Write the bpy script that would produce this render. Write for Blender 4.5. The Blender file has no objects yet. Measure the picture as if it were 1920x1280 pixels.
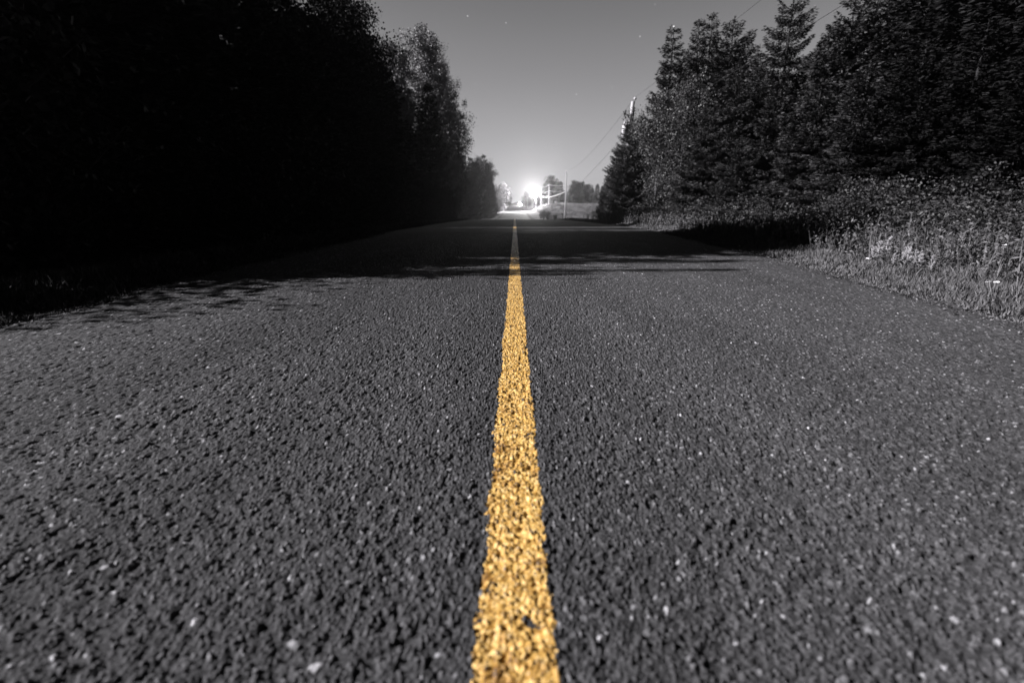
import bpy, math, random
import numpy as np
from mathutils import Vector
R = math.radians
S = bpy.context.scene
C = S.collection
random.seed(7)

# ------------------------------------------------------------------ camera
CAM_H = 0.60
PITCH = R(15.06)
YAW = R(0.32)
FPX = 907.0
cd = bpy.data.cameras.new("camera")
cam = bpy.data.objects.new("camera", cd); C.objects.link(cam)
cam.location = (0.0, 0.0, CAM_H)
cam.rotation_euler = (R(90) - PITCH, 0, YAW)
cd.sensor_width = 36.0; cd.lens = 17.0
cd.clip_start = 0.05; cd.clip_end = 6000
cd.dof.use_dof = True; cd.dof.focus_distance = 2.8; cd.dof.aperture_fstop = 2.1
S.camera = cam

def at(px, py, Y):
    """ground-plan X and height of what the survey saw in direction px,py at distance Y."""
    cx, cy, cz = (px - 965.0), -(py - 640.0), FPX
    f = cy * math.sin(PITCH) + cz * math.cos(PITCH)
    u = cy * math.cos(PITCH) - cz * math.sin(PITCH)
    return cx * Y / f, CAM_H + u * Y / f

# ------------------------------------------------------------------ terrain
PK = np.array([(-60, 0), (28, 0), (45, -.12), (80, -1.0), (105, -1.2), (130, -1.05), (150, -.45), (175, .0), (200, .35),
               (240, 1.0), (300, 2.3), (420, 4.9), (600, 5.3), (3000, 5.0)], float)
def prof(Y): return np.interp(Y, PK[:, 0], PK[:, 1])
def sst(a): a = np.clip(a, 0, 1); return a * a * (3 - 2 * a)
def wR(Y): return np.interp(Y, [0, 2.57, 6.8, 16, 28, 60], [2.6, 2.77, 3.45, 4.45, 4.2, 3.7])
def wL(Y): return np.interp(Y, [0, 2.57, 4, 8, 16, 60], [2.7, 2.77, 2.95, 3.3, 3.8, 3.7])
def ground_z(X, Y):
    X = np.asarray(X, float); Y = np.asarray(Y, float)
    z = prof(Y)
    out = np.where(X > 0, X - wR(Y), -X - wL(Y))
    near = np.clip(1 - Y / 70, 0, 1)
    ditch = -0.16 * sst((out - .5) / 1.4) * near
    bank = 2.7 * sst((X - 5) / 9) * sst((Y - 104) / 75) * (1 - .7 * sst((Y - 230) / 90))
    roll = .12 * np.sin(X * .31 + Y * .17) * sst((out - 2) / 5) * sst((Y - 30) / 40)
    return z + ditch + bank + roll - .03

# ------------------------------------------------------------------ helpers
def tag(o, label=None, cat=None, group=None, kind=None):
    if label: o["label"] = label
    if cat: o["category"] = cat
    if group: o["group"] = group
    if kind: o["kind"] = kind
    return o
def mesh_np(name, V, F, mat=None, parent=None, smooth=False, attrs=None, k=4):
    """V (n,3), F (m,k) arrays to one mesh object"""
    me = bpy.data.meshes.new(name)
    V = np.ascontiguousarray(V, np.float32); F = np.ascontiguousarray(F, np.int32)
    n, m = len(V), len(F)
    me.vertices.add(n); me.vertices.foreach_set("co", V.ravel())
    me.loops.add(m * k); me.loops.foreach_set("vertex_index", F.ravel())
    me.polygons.add(m)
    me.polygons.foreach_set("loop_start", np.arange(0, m * k, k, dtype=np.int32))
    me.polygons.foreach_set("use_smooth", np.full(m, smooth, bool))
    for an, av in (attrs or {}).items():
        a = me.attributes.new(an, 'FLOAT', 'POINT'); a.data.foreach_set("value", np.ascontiguousarray(av, np.float32))
    me.update(calc_edges=True)
    o = bpy.data.objects.new(name, me); C.objects.link(o)
    if mat: me.materials.append(mat)
    if parent: o.parent = parent
    return o
def empty(name, loc, rz=0):
    o = bpy.data.objects.new(name, None); C.objects.link(o); o.location = loc; o.rotation_euler = (0, 0, rz); o.empty_display_size = .2
    return o
class MB:
    """collects solids as one mesh"""
    def __init__(s): s.v = []; s.f = []
    def add(s, v, f):
        b = len(s.v); s.v += [tuple(p) for p in v]; s.f += [tuple(i + b for i in q) for q in f]
    def box(s, c, d, taper=1.0):
        x, y, z = c; a, b, h = d[0] / 2, d[1] / 2, d[2] / 2; t = taper
        v = [(x - a*t, y - b*t, z - h), (x + a*t, y - b*t, z - h), (x + a*t, y + b*t, z - h), (x - a*t, y + b*t, z - h),
             (x - a, y - b, z + h), (x + a, y - b, z + h), (x + a, y + b, z + h), (x - a, y + b, z + h)]
        s.add(v, [(0, 3, 2, 1), (4, 5, 6, 7), (0, 1, 5, 4), (1, 2, 6, 5), (2, 3, 7, 6), (3, 0, 4, 7)])
    def tube(s, pts, rad, n=10, cap=True):
        pts = [Vector(p) for p in pts]
        rad = rad if isinstance(rad, (list, tuple)) else [rad] * len(pts)
        v = []; f = []
        for i, p in enumerate(pts):
            d = (pts[min(i + 1, len(pts) - 1)] - pts[max(i - 1, 0)]).normalized()
            a = d.cross(Vector((0, 0, 1)) if abs(d.z) < .9 else Vector((1, 0, 0))).normalized(); b = d.cross(a)
            for k in range(n):
                t = 2 * math.pi * k / n
                v.append(p + (a * math.cos(t) + b * math.sin(t)) * rad[i])
        for i in range(len(pts) - 1):
            for k in range(n):
                f.append((i*n + k, i*n + (k + 1) % n, (i + 1)*n + (k + 1) % n, (i + 1)*n + k))
        if cap:
            f.append(tuple(range(n))[::-1]); f.append(tuple((len(pts) - 1) * n + k for k in range(n)))
        s.add(v, f)
    def build(s, name, mat, parent=None, smooth=True):
        me = bpy.data.meshes.new(name); me.from_pydata(s.v, [], s.f); me.update()
        me.polygons.foreach_set("use_smooth", [smooth and len(p.vertices) == 4 for p in me.polygons])
        o = bpy.data.objects.new(name, me); C.objects.link(o); me.materials.append(mat)
        if parent: o.parent = parent
        return o
def copy_tree(o, parent=None):
    c = o.copy(); C.objects.link(c)
    if parent: c.parent = parent
    for ch in [x for x in o.children]: copy_tree(ch, c)
    return c

# ------------------------------------------------------------------ materials (the picture is near-neutral grey)
TINT = (1.0, .975, 1.03)
def mat_base(name):
    m = bpy.data.materials.new(name); m.use_nodes = True
    nt = m.node_tree; b = nt.nodes["Principled BSDF"]
    return m, nt, b
def nd(nt, t, **kw):
    n = nt.nodes.new(t)
    for k, v in kw.items():
        if k in n.inputs: n.inputs[k].default_value = v
        else: setattr(n, k, v)
    return n
def noisy(name, lo, hi, scale=3.0, rough=.8, spec=.2, bump=0, detail=6, tint=TINT, bscale=None, perobj=0.0, coord='Object', metallic=0, stretch=None):
    m, nt, b = mat_base(name); L = nt.links.new
    tc = nd(nt, 'ShaderNodeTexCoord'); src = tc.outputs[coord]
    if stretch:
        mp = nd(nt, 'ShaderNodeMapping'); mp.inputs['Scale'].default_value = stretch; L(src, mp.inputs['Vector']); src = mp.outputs[0]
    n = nd(nt, 'ShaderNodeTexNoise', Scale=scale, Detail=detail, Roughness=.65); L(src, n.inputs['Vector'])
    mr = nd(nt, 'ShaderNodeMapRange'); mr.inputs['From Min'].default_value = .3; mr.inputs['From Max'].default_value = .7
    mr.inputs['To Min'].default_value = lo; mr.inputs['To Max'].default_value = hi
    L(n.outputs['Fac'], mr.inputs['Value']); val = mr.outputs[0]
    if perobj:
        oi = nd(nt, 'ShaderNodeObjectInfo'); r = nd(nt, 'ShaderNodeMapRange')
        r.inputs['To Min'].default_value = 1 - perobj; r.inputs['To Max'].default_value = 1 + perobj
        L(oi.outputs['Random'], r.inputs['Value'])
        mm = nd(nt, 'ShaderNodeMath', operation='MULTIPLY'); L(val, mm.inputs[0]); L(r.outputs[0], mm.inputs[1]); val = mm.outputs[0]
    vm = nd(nt, 'ShaderNodeVectorMath', operation='SCALE'); vm.inputs[0].default_value = tint; L(val, vm.inputs['Scale'])
    L(vm.outputs[0], b.inputs['Base Color'])
    b.inputs['Roughness'].default_value = rough; b.inputs['Specular IOR Level'].default_value = spec; b.inputs['Metallic'].default_value = metallic
    if bump:
        n2 = nd(nt, 'ShaderNodeTexNoise', Scale=bscale or scale * 4, Detail=6); L(src, n2.inputs['Vector'])
        bp = nd(nt, 'ShaderNodeBump', Strength=1.0, Distance=bump); L(n2.outputs['Fac'], bp.inputs['Height']); L(bp.outputs[0], b.inputs['Normal'])
    return m
M = {}
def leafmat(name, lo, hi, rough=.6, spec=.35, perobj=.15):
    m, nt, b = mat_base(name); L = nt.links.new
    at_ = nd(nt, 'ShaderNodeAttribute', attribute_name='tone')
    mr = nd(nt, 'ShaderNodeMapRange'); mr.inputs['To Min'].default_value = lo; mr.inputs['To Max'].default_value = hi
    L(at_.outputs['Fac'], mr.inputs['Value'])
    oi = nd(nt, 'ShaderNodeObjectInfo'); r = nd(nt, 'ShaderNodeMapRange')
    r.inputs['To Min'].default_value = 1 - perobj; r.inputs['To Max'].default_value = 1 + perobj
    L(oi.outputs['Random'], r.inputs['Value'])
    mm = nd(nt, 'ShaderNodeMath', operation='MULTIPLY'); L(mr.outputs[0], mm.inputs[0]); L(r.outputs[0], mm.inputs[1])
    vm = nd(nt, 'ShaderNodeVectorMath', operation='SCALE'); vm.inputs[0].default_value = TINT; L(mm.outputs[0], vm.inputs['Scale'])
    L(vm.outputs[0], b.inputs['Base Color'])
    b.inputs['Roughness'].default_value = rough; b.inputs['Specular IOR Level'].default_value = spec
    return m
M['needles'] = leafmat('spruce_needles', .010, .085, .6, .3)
M['needles_shaded'] = leafmat('shaded_needles', .006, .022, .75, .12)  # needle copy darkened to put the shade into its colour
M['leaves'] = leafmat('broad_leaves', .016, .07, .5, .4)
M['leaves_aspen'] = leafmat('aspen_leaves', .06, .22, .5, .4)
M['leaves_shaded'] = leafmat('shaded_leaves', .008, .025, .8, .08)  # shade on these crowns and shrubs is put into the leaf colour
M['leaves_far'] = leafmat('far_leaves', .04, .10, .7, .2)
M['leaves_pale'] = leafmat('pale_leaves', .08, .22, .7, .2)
M['bramble'] = leafmat('bramble_leaves', .010, .062, .55, .35)
M['grass'] = leafmat('grass_blades', .025, .15, .7, .2)
M['grass_shaded'] = leafmat('shaded_grass', .012, .055, .8, .1)  # grass copy darkened in colour for the shaded left verge
M['field_grass'] = leafmat('field_grass', .02, .20, .8, .1)
M['bloom'] = leafmat('bloom', .26, .58, .8, .1)
M['pebble'] = leafmat('pebble', .03, .22, .9, .1)
M['petal'] = leafmat('petal', .6, .85, .7, .1)
M['bark'] = noisy('bark', .012, .04, 6, .9, .1, .01)
M['bark_pale'] = noisy('pale_bark', .05, .2, 3, .8, .1, .004)
M['pole'] = noisy('weathered_pole', .34, .5, 2.0, .8, .15, .003, stretch=(8, 8, .6))
M['metal_pale'] = noisy('pale_grey_metal', .45, .55, 2, .45, .4)
M['metal_dark'] = noisy('dark_metal', .02, .04, 4, .5, .4)
M['plastic_dark'] = noisy('dark_plastic', .012, .025, 4, .5, .4)
M['ceramic'] = noisy('ceramic', .5, .6, 4, .3, .5)
M['wire'] = noisy('wire', .12, .2, 4, .5, .4)
M['wire_dark'] = noisy('dark_wire', .02, .03, 4, .6, .3)
M['gravel'] = noisy('pale_gravel', .15, .4, 9, .9, .1, .01)
m, nt, b = mat_base('lamp_glow'); b.inputs['Base Color'].default_value = (.8, .8, .8, 1)
b.inputs['Emission Color'].default_value = (1, .99, .97, 1); b.inputs['Emission Strength'].default_value = 60; M['glow'] = m

# asphalt ---------------------------------------------------------
def asphalt():
    m, nt, b = mat_base('asphalt'); L = nt.links.new
    a = nd(nt, 'ShaderNodeAttribute', attribute_name='stone')
    tc = nd(nt, 'ShaderNodeTexCoord')
    mp = nd(nt, 'ShaderNodeMapping'); mp.inputs['Scale'].default_value = (1.6, .22, 1); L(tc.outputs['Object'], mp.inputs['Vector'])
    n1 = nd(nt, 'ShaderNodeTexNoise', Scale=1.3, Detail=6, Roughness=.6); L(mp.outputs[0], n1.inputs['Vector'])
    n2 = nd(nt, 'ShaderNodeTexNoise', Scale=300, Detail=4); L(tc.outputs['Object'], n2.inputs['Vector'])
    r1 = nd(nt, 'ShaderNodeMapRange'); r1.inputs['From Min'].default_value = .3; r1.inputs['From Max'].default_value = .7
    r1.inputs['To Min'].default_value = .72; r1.inputs['To Max'].default_value = 1.2; L(n1.outputs['Fac'], r1.inputs['Value'])
    r2 = nd(nt, 'ShaderNodeMapRange'); r2.inputs['From Min'].default_value = .3; r2.inputs['From Max'].default_value = .7
    r2.inputs['To Min'].default_value = .6; r2.inputs['To Max'].default_value = 1.4; L(n2.outputs['Fac'], r2.inputs['Value'])
    k = nd(nt, 'ShaderNodeMath', operation='MULTIPLY'); L(r1.outputs[0], k.inputs[0]); L(r2.outputs[0], k.inputs[1])
    k2 = nd(nt, 'ShaderNodeMath', operation='MULTIPLY'); L(k.outputs[0], k2.inputs[0]); L(a.outputs['Fac'], k2.inputs[1])
    vm = nd(nt, 'ShaderNodeVectorMath', operation='SCALE'); vm.inputs[0].default_value = (1, .98, 1.04); L(k2.outputs[0], vm.inputs['Scale'])
    L(vm.outputs[0], b.inputs['Base Color'])
    b.inputs['Roughness'].default_value = .85; b.inputs['Specular IOR Level'].default_value = .08
    bp = nd(nt, 'ShaderNodeBump', Strength=1.0, Distance=.0018); L(n2.outputs['Fac'], bp.inputs['Height']); L(bp.outputs[0], b.inputs['Normal'])
    return m
M['asphalt'] = asphalt()
def paint():
    m, nt, b = mat_base('yellow_paint'); L = nt.links.new
    tc = nd(nt, 'ShaderNodeTexCoord')
    n1 = nd(nt, 'ShaderNodeTexNoise', Scale=95, Detail=6, Roughness=.75); L(tc.outputs['Object'], n1.inputs['Vector'])
    cr = nd(nt, 'ShaderNodeValToRGB'); L(n1.outputs['Fac'], cr.inputs['Fac'])
    e = cr.color_ramp.elements
    e[0].position = .34; e[0].color = (.09, .04, .008, 1)
    e[1].position = .64; e[1].color = (.86, .62, .30, 1)
    x = e.new(.43); x.color = (.36, .19, .035, 1)
    x = e.new(.54); x.color = (.60, .375, .115, 1)
    n3 = nd(nt, 'ShaderNodeTexNoise', Scale=17, Detail=5, Roughness=.75); L(tc.outputs['Object'], n3.inputs['Vector'])
    c3 = nd(nt, 'ShaderNodeValToRGB'); L(n3.outputs['Fac'], c3.inputs['Fac']); q = c3.color_ramp.elements
    q[0].position = .36; q[0].color = (.50, .42, .36, 1); q[1].position = .62; q[1].color = (1.12, 1.16, 1.3, 1); x = q.new(.46); x.color = (.93, .9, .85, 1)
    mm = nd(nt, 'ShaderNodeMix', data_type='RGBA', blend_type='MULTIPLY'); mm.inputs[0].default_value = 1
    L(cr.outputs[0], mm.inputs[6]); L(c3.outputs[0], mm.inputs[7]); L(mm.outputs[2], b.inputs['Base Color'])
    b.inputs['Roughness'].default_value = .6; b.inputs['Specular IOR Level'].default_value = .3
    n2 = nd(nt, 'ShaderNodeTexNoise', Scale=300, Detail=3); L(tc.outputs['Object'], n2.inputs['Vector'])
    bp = nd(nt, 'ShaderNodeBump', Strength=.8, Distance=.001); L(n2.outputs['Fac'], bp.inputs['Height']); L(bp.outputs[0], b.inputs['Normal'])
    return m
M['paint'] = paint()
def groundmat():
    m, nt, b = mat_base('earth_and_turf'); L = nt.links.new
    tc = nd(nt, 'ShaderNodeTexCoord')
    n1 = nd(nt, 'ShaderNodeTexNoise', Scale=.12, Detail=8, Roughness=.7); L(tc.outputs['Object'], n1.inputs['Vector'])
    n2 = nd(nt, 'ShaderNodeTexNoise', Scale=14, Detail=6, Roughness=.8); L(tc.outputs['Object'], n2.inputs['Vector'])
    a = nd(nt, 'ShaderNodeAttribute', attribute_name='turf')
    r1 = nd(nt, 'ShaderNodeMapRange'); r1.inputs['From Min'].default_value = .35; r1.inputs['From Max'].default_value = .65
    r1.inputs['To Min'].default_value = .04; r1.inputs['To Max'].default_value = .13; L(n1.outputs['Fac'], r1.inputs['Value'])
    r2 = nd(nt, 'ShaderNodeMapRange'); r2.inputs['From Min'].default_value = .3; r2.inputs['From Max'].default_value = .7
    r2.inputs['To Min'].default_value = .5; r2.inputs['To Max'].default_value = 1.5; L(n2.outputs['Fac'], r2.inputs['Value'])
    k = nd(nt, 'ShaderNodeMath', operation='MULTIPLY'); L(r1.outputs[0], k.inputs[0]); L(r2.outputs[0], k.inputs[1])
    dirt = nd(nt, 'ShaderNodeMath', operation='MULTIPLY'); L(r2.outputs[0], dirt.inputs[0]); dirt.inputs[1].default_value = .025
    mx = nd(nt, 'ShaderNodeMix'); L(a.outputs['Fac'], mx.inputs['Factor']); L(dirt.outputs[0], mx.inputs['A']); L(k.outputs[0], mx.inputs['B'])
    vm = nd(nt, 'ShaderNodeVectorMath', operation='SCALE'); vm.inputs[0].default_value = TINT; L(mx.outputs['Result'], vm.inputs['Scale'])
    L(vm.outputs[0], b.inputs['Base Color']); b.inputs['Roughness'].default_value = .95; b.inputs['Specular IOR Level'].default_value = .05
    bp = nd(nt, 'ShaderNodeBump', Strength=1, Distance=.03); L(n2.outputs['Fac'], bp.inputs['Height']); L(bp.outputs[0], b.inputs['Normal'])
    return m
M['ground'] = groundmat()

# ------------------------------------------------------------------ cellular stone relief
def hsh(ix, iy, s):
    h = (ix.astype(np.int64) * 374761393 + iy.astype(np.int64) * 668265263 + s * 2246822519) & 0xFFFFFFFF
    h = ((h ^ (h >> 13)) * 1274126177) & 0xFFFFFFFF
    h = ((h ^ (h >> 16)) * 2654435761) & 0xFFFFFFFF
    return ((h ^ (h >> 15)) & 0xFFFFFF).astype(np.float32) / np.float32(0xFFFFFF)
def worley(x, y, cell, seed, two=False):
    X = x / cell; Y = y / cell; ix = np.floor(X).astype(np.int64); iy = np.floor(Y).astype(np.int64)
    best = np.full(X.shape, 9.0, np.float32); bid = np.zeros(X.shape, np.float32); bid2 = np.zeros(X.shape, np.float32); f2 = best.copy()
    for dx in (-1, 0, 1):
        for dy in (-1, 0, 1):
            a = ix + dx; b_ = iy + dy
            d = np.hypot(a + hsh(a, b_, seed) - X, b_ + hsh(a, b_, seed + 1) - Y).astype(np.float32)
            m_ = d < best
            if two: f2 = np.where(m_, best, np.minimum(f2, d))
            best = np.where(m_, d, best); r = hsh(a, b_, seed + 2); bid = np.where(m_, r, bid); bid2 = np.where(m_, hsh(a, b_, seed + 3), bid2)
    return (best, f2, bid, bid2) if two else (best, bid, bid2)
def vnoise(x, y, cell, seed):
    X = x / cell; Y = y / cell; ix = np.floor(X).astype(np.int64); iy = np.floor(Y).astype(np.int64)
    u = sst(X - ix); v = sst(Y - iy)
    a = hsh(ix, iy, seed); b_ = hsh(ix + 1, iy, seed); c = hsh(ix, iy + 1, seed); d = hsh(ix + 1, iy + 1, seed)
    return (a * (1 - u) + b_ * u) * (1 - v) + (c * (1 - u) + d * u) * v
def relief(x, y):
    """height in metres and stone albedo of the worn asphalt"""
    xw = x + .004 * (vnoise(x, y, .012, 91) - .5); yw = y + .004 * (vnoise(x, y, .012, 92) - .5)
    f1, f2, r1, q1 = worley(xw, yw, .0092, 11, True)
    e = np.clip((f2 - f1) / .45, 0, 1)
    h = sst(e) * (.05 + 1.0 * r1) * .0062
    g1, s1, t1 = worley(xw, yw, .0043, 31)
    h = h + np.clip(1 - (g1 / .6) ** 2, 0, 1) * (.1 + .9 * s1) * .0032
    pit = vnoise(x, y, .013, 41) * .6 + vnoise(x, y, .04, 42) * .4
    h = h - .0055 * sst((.52 - pit) / .30)
    h = h + .004 * (vnoise(x, y, .35, 43) - .5)
    alb = .061 * (.6 + .7 * s1) * (.7 + .6 * r1)
    alb = alb * (1 - .35 * sst((.35 - e) / .35))
    pale = (r1 > .95) & (f1 < .42); alb = np.where(pale, .07 + .14 * q1, alb)
    white = (q1 > .9955) & (f1 < .40); alb = np.where(white, .30 + .25 * r1, alb)
    b1, br, bq = worley(xw, yw, .05, 61)                 # a few larger pale chips
    big = (br > .985) & (b1 < .05 + .11 * bq); alb = np.where(big, .16 + .22 * bq, alb); h = np.where(big, h * .3 + .0022, h)
    sp = (t1 > .9955) & (g1 < .5); alb = np.where(sp, .35, alb)
    return h.astype(np.float32), alb.astype(np.float32)

def zrows(z0, z1, k=1.0):
    out = [z0]
    while out[-1] < z1:
        z = out[-1]; d = math.hypot(max(z, 0), CAM_H)
        out.append(z + k * .0020 * (d / .7) ** 1.2)
    return np.array(out)
def grid_faces(nr, nc):
    i = np.arange(nr * nc).reshape(nr, nc)
    return np.stack([i[:-1, :-1], i[:-1, 1:], i[1:, 1:], i[1:, :-1]], -1).reshape(-1, 4)

# ------------------------------------------------------------------ road
ys = zrows(.30, 14.0)
ua = math.asinh(4.7 / .8); xs = np.sinh(np.arange(-ua, ua, .0022)) * .8
XX, YY = np.meshgrid(xs, ys)
h, alb = relief(XX, YY)
edge_n = .10 * (vnoise(XX, YY, .22, 71) - .5) + .05 * (vnoise(XX, YY, .06, 72) - .5) + .25 * (vnoise(XX, YY * 0, 1.3, 73) - .5) * 0
outd = np.where(XX > 0, XX - wR(YY), -XX - wL(YY)) + edge_n * 1.4 + .18 * (vnoise(XX * 0 + np.sign(XX) * 7, YY, .8, 75) - .5)
h = h - .02 * sst((outd + .12) / .2)
Z = h + prof(YY)
F = grid_faces(len(ys), len(xs))
keep = (outd.ravel()[F].max(1) < 0.06)
F = F[keep]
V = np.stack([XX, YY, Z], -1).reshape(-1, 3)
used = np.zeros(len(V), bool); used[F.ravel()] = True; idx = np.cumsum(used) - 1
V1 = V[used]; F1 = idx[F]; A1 = alb.ravel()[used]
# behind the camera, and on into the distance: coarser strips butted to the fine one
def strip(y0, y1, rows, cols, fade=False):
    yy = np.linspace(y0, y1, rows) if not fade else np.geomspace(y0, y1, rows)
    t = np.linspace(-1, 1, cols); T, Y2 = np.meshgrid(t, yy)
    X2 = np.where(T > 0, T * wR(Y2), T * wL(Y2))
    jit = .12 * (vnoise(X2, Y2, .9, 77) - .5) * (np.abs(T) > .985); X2 = X2 * (1 + jit * .3)
    Z2 = prof(Y2) + .002
    a2 = .042 * (.8 + .4 * vnoise(X2, Y2, .15, 78))
    return np.stack([X2, Y2, Z2], -1).reshape(-1, 3), grid_faces(rows, cols), a2.ravel()
Vs, Fs, As = [V1], [F1], [A1]; off = len(V1)
for a in (strip(-25, .30, 60, 40), strip(ys[-1], 700, 500, 60, True)):
    Vs.append(a[0]); Fs.append(a[1] + off); As.append(a[2]); off += len(a[0])
road = mesh_np('road', np.concatenate(Vs), np.concatenate(Fs), M['asphalt'], smooth=True, attrs={'stone': np.concatenate(As)})
tag(road, 'grey worn asphalt country road of coarse pale-flecked aggregate', 'road', kind='structure')

# painted centre line, a worn skin riding on the relief
LW = .0575
lx = np.arange(-LW - .014, LW + .0141, .0021); lxx, lyy = np.meshgrid(lx, ys)
lh, _ = relief(lxx + .002, lyy)
ln = .010 * (vnoise(lxx * 0 + np.sign(lxx), lyy, .09, 81) - .5) + .009 * (vnoise(lxx, lyy, .013, 82) - .5) + .007 * (vnoise(lxx, lyy, .004, 85) - .5)
ed = np.abs(lxx) - LW + ln
lz = lh * .9 + .0008 - .004 * sst((ed + .003) / .006) + prof(lyy)
lf = grid_faces(len(ys), len(lx)); chips = (vnoise(lxx, lyy, .012, 83) * .6 + vnoise(lxx, lyy, .035, 84) * .4)
lf = lf[(ed.ravel()[lf].min(1) < .002) & (chips.ravel()[lf].mean(1) > .17)]
lv = np.stack([lxx + .002, lyy, lz], -1).reshape(-1, 3)
yy = np.geomspace(ys[-1], 62, 120); tx = np.array([-LW, LW]); TX, TY = np.meshgrid(tx, yy)
lv2 = np.stack([TX + .002, TY, prof(TY) + .006], -1).reshape(-1, 3)
lf2 = grid_faces(len(yy), 2) + len(lv)
line = mesh_np('centre_line', np.concatenate([lv, lv2]), np.concatenate([lf, lf2]), M['paint'], smooth=True)
tag(line, 'solid yellow line painted down the middle of the grey road', 'road marking', kind='structure')

sy = np.linspace(178, 204, 14); sx = np.concatenate([np.linspace(-30, -4, 14), np.linspace(-3.4, 3.4, 5), np.linspace(4, 13, 8)])  # pale sheet added for the bright lamplit strip across the road
SX, SY = np.meshgrid(sx, sy); SY = SY + 1.5 * np.sin(SX * .3)
sz = np.where((SX > -wL(SY)) & (SX < wR(SY)), prof(SY), ground_z(SX, SY) + .03) + .03
tag(mesh_np('lamplit_strip', np.stack([SX, SY, sz], -1).reshape(-1, 3), grid_faces(len(sy), len(sx)), M['gravel'], smooth=True), 'pale gravel sheet added across the road for the lamplit strip', 'road', kind='structure')

# ground ------------------------------------------------------------
gx = np.unique(np.concatenate([np.linspace(-12, 12, 241), np.sign(np.linspace(-1, 1, 161)) * (12 + 1400 * np.abs(np.linspace(-1, 1, 161)) ** 2.2)]))
gy = np.unique(np.concatenate([np.linspace(-60, 0, 30), np.linspace(0, 30, 200), np.geomspace(30, 3000, 320)]))
GX, GY = np.meshgrid(gx, gy)
gz = ground_z(GX, GY)
gout = np.where(GX > 0, GX - wR(GY), -GX - wL(GY))
gz = gz + .03 * (vnoise(GX, GY, .35, 51) - .5) * sst((gout - .1) / .5) - .05 * (gout < -.25)
turf = sst((GY - 45) / 40) * sst((gout - .3) / 1.0)
mesh_np_g = mesh_np('ground', np.stack([GX, GY, gz], -1).reshape(-1, 3), grid_faces(len(gy), len(gx)), M['ground'], smooth=True, attrs={'turf': turf.ravel()})
tag(mesh_np_g, 'dark earth verges and pale mown field rising beyond the road', 'ground', kind='structure')

# ------------------------------------------------------------------ leaf shards
def shards(P, D, Ls, Ws, rng, up=.0):
    """diamond blades: P origin, D unit direction, length, width; returns V,F"""
    n = len(P)
    N = rng.normal(size=(n, 3)); N[:, 2] += up * 2
    Sd = np.cross(D, N); Sd /= np.linalg.norm(Sd, axis=1)[:, None] + 1e-9
    Ls = Ls[:, None]; Ws = Ws[:, None]
    a = P; b_ = P + D * Ls * .45 + Sd * Ws; c = P + D * Ls; d = P + D * Ls * .45 - Sd * Ws
    V = np.stack([a, b_, c, d], 1).reshape(-1, 3)
    return V, np.arange(4 * n).reshape(n, 4)
def norm(v): return v / (np.linalg.norm(v, axis=-1, keepdims=True) + 1e-9)

def spruce_arrays(seed, H=10.0, rad=2.3, step=.08, spray=.16, levels=20, gap=.03, wd=.14):
    rng = np.random.default_rng(seed); P = []; D = []; Ln = []
    tone = []
    br = []
    for li in range(levels):
        t = (gap + (1 - gap) * (li + rng.random() * .6) / levels)
        if t > .985: continue
        nb = int(9.5 - 4 * t + rng.integers(0, 2)); phi0 = rng.random() * 6.28
        for k in range(nb):
            z = H * t + rng.normal() * .05
            L = rad * ((1 - t) ** .75) * (.60 + .55 * rng.random()) * (1.0 + .22 * (rng.random() > .9)) + .12
            if t < .12: L *= .8
            phi = phi0 + k * 6.283 / nb + rng.normal() * .18
            dirh = np.array([math.cos(phi), math.sin(phi), 0])
            ns = max(3, int(L / step)); s = (np.arange(ns) + .5) / ns
            slope0 = .75 * t ** 1.5 - .42 * (1 - t); curl = .30 * (1 - t) + .15
            base = dirh * (L * s)[:, None]; base[:, 2] = z + L * (slope0 * s + curl * s ** 2)
            side = np.array([-math.sin(phi), math.cos(phi), 0])
            tb = rng.random()
            br.append((z, phi, L, slope0, curl))
            for sg in (-1, 1):
                tl = (.10 + .42 * L * (1 - s) ** .8 * (.6 + .6 * rng.random(ns))) * np.clip(s * 5, .3, 1)
                td = norm(dirh * .75 + side * sg * (.8 + .3 * rng.random((ns, 1))) + np.array([0, 0, 1]) * (rng.normal(size=(ns, 1)) * .07 - .08))
                m_ = np.maximum(1, (tl / (step * 1.05)).astype(int))
                ii = np.repeat(np.arange(ns), m_); jj = np.concatenate([np.arange(q) for q in m_])
                u = (jj + rng.random(len(jj))) / m_[ii]
                for rep in range(3):
                    pos = base[ii] + td[ii] * (tl[ii] * u)[:, None]; pos[:, 2] -= .16 * (tl[ii] * u) ** 1.4 - .035 * rng.normal(size=len(ii))
                    dd = norm(td[ii] + dirh * .3 + rng.normal(size=(len(ii), 3)) * np.array([.36, .36, .16]) + np.array([0, 0, .1 - .12 * rep]))
                    P.append(pos); D.append(dd); Ln.append(spray * (.7 + .6 * rng.random(len(ii))))
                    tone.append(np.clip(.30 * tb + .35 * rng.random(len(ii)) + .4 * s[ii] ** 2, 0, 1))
            pos = base + 0; dd = norm(np.tile(dirh, (ns, 1)) + rng.normal(size=(ns, 3)) * .3); P.append(pos); D.append(dd); Ln.append(np.full(ns, spray * 1.2)); tone.append(rng.random(ns))
    # leader
    n = 26; z = H * (.965 + .035 * rng.random(n)); P.append(np.stack([rng.normal(size=n) * .015, rng.normal(size=n) * .015, z], 1))
    D.append(norm(np.stack([rng.normal(size=n) * .4, rng.normal(size=n) * .4, np.full(n, .9)], 1))); Ln.append(np.full(n, spray)); tone.append(rng.random(n))
    P = np.concatenate(P); D = np.concatenate(D); Ln = np.concatenate(Ln); tone = np.concatenate(tone)
    V, F = shards(P, D, Ln, Ln * wd, rng, .5)
    return V, F, np.repeat(tone, 4), br
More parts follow.
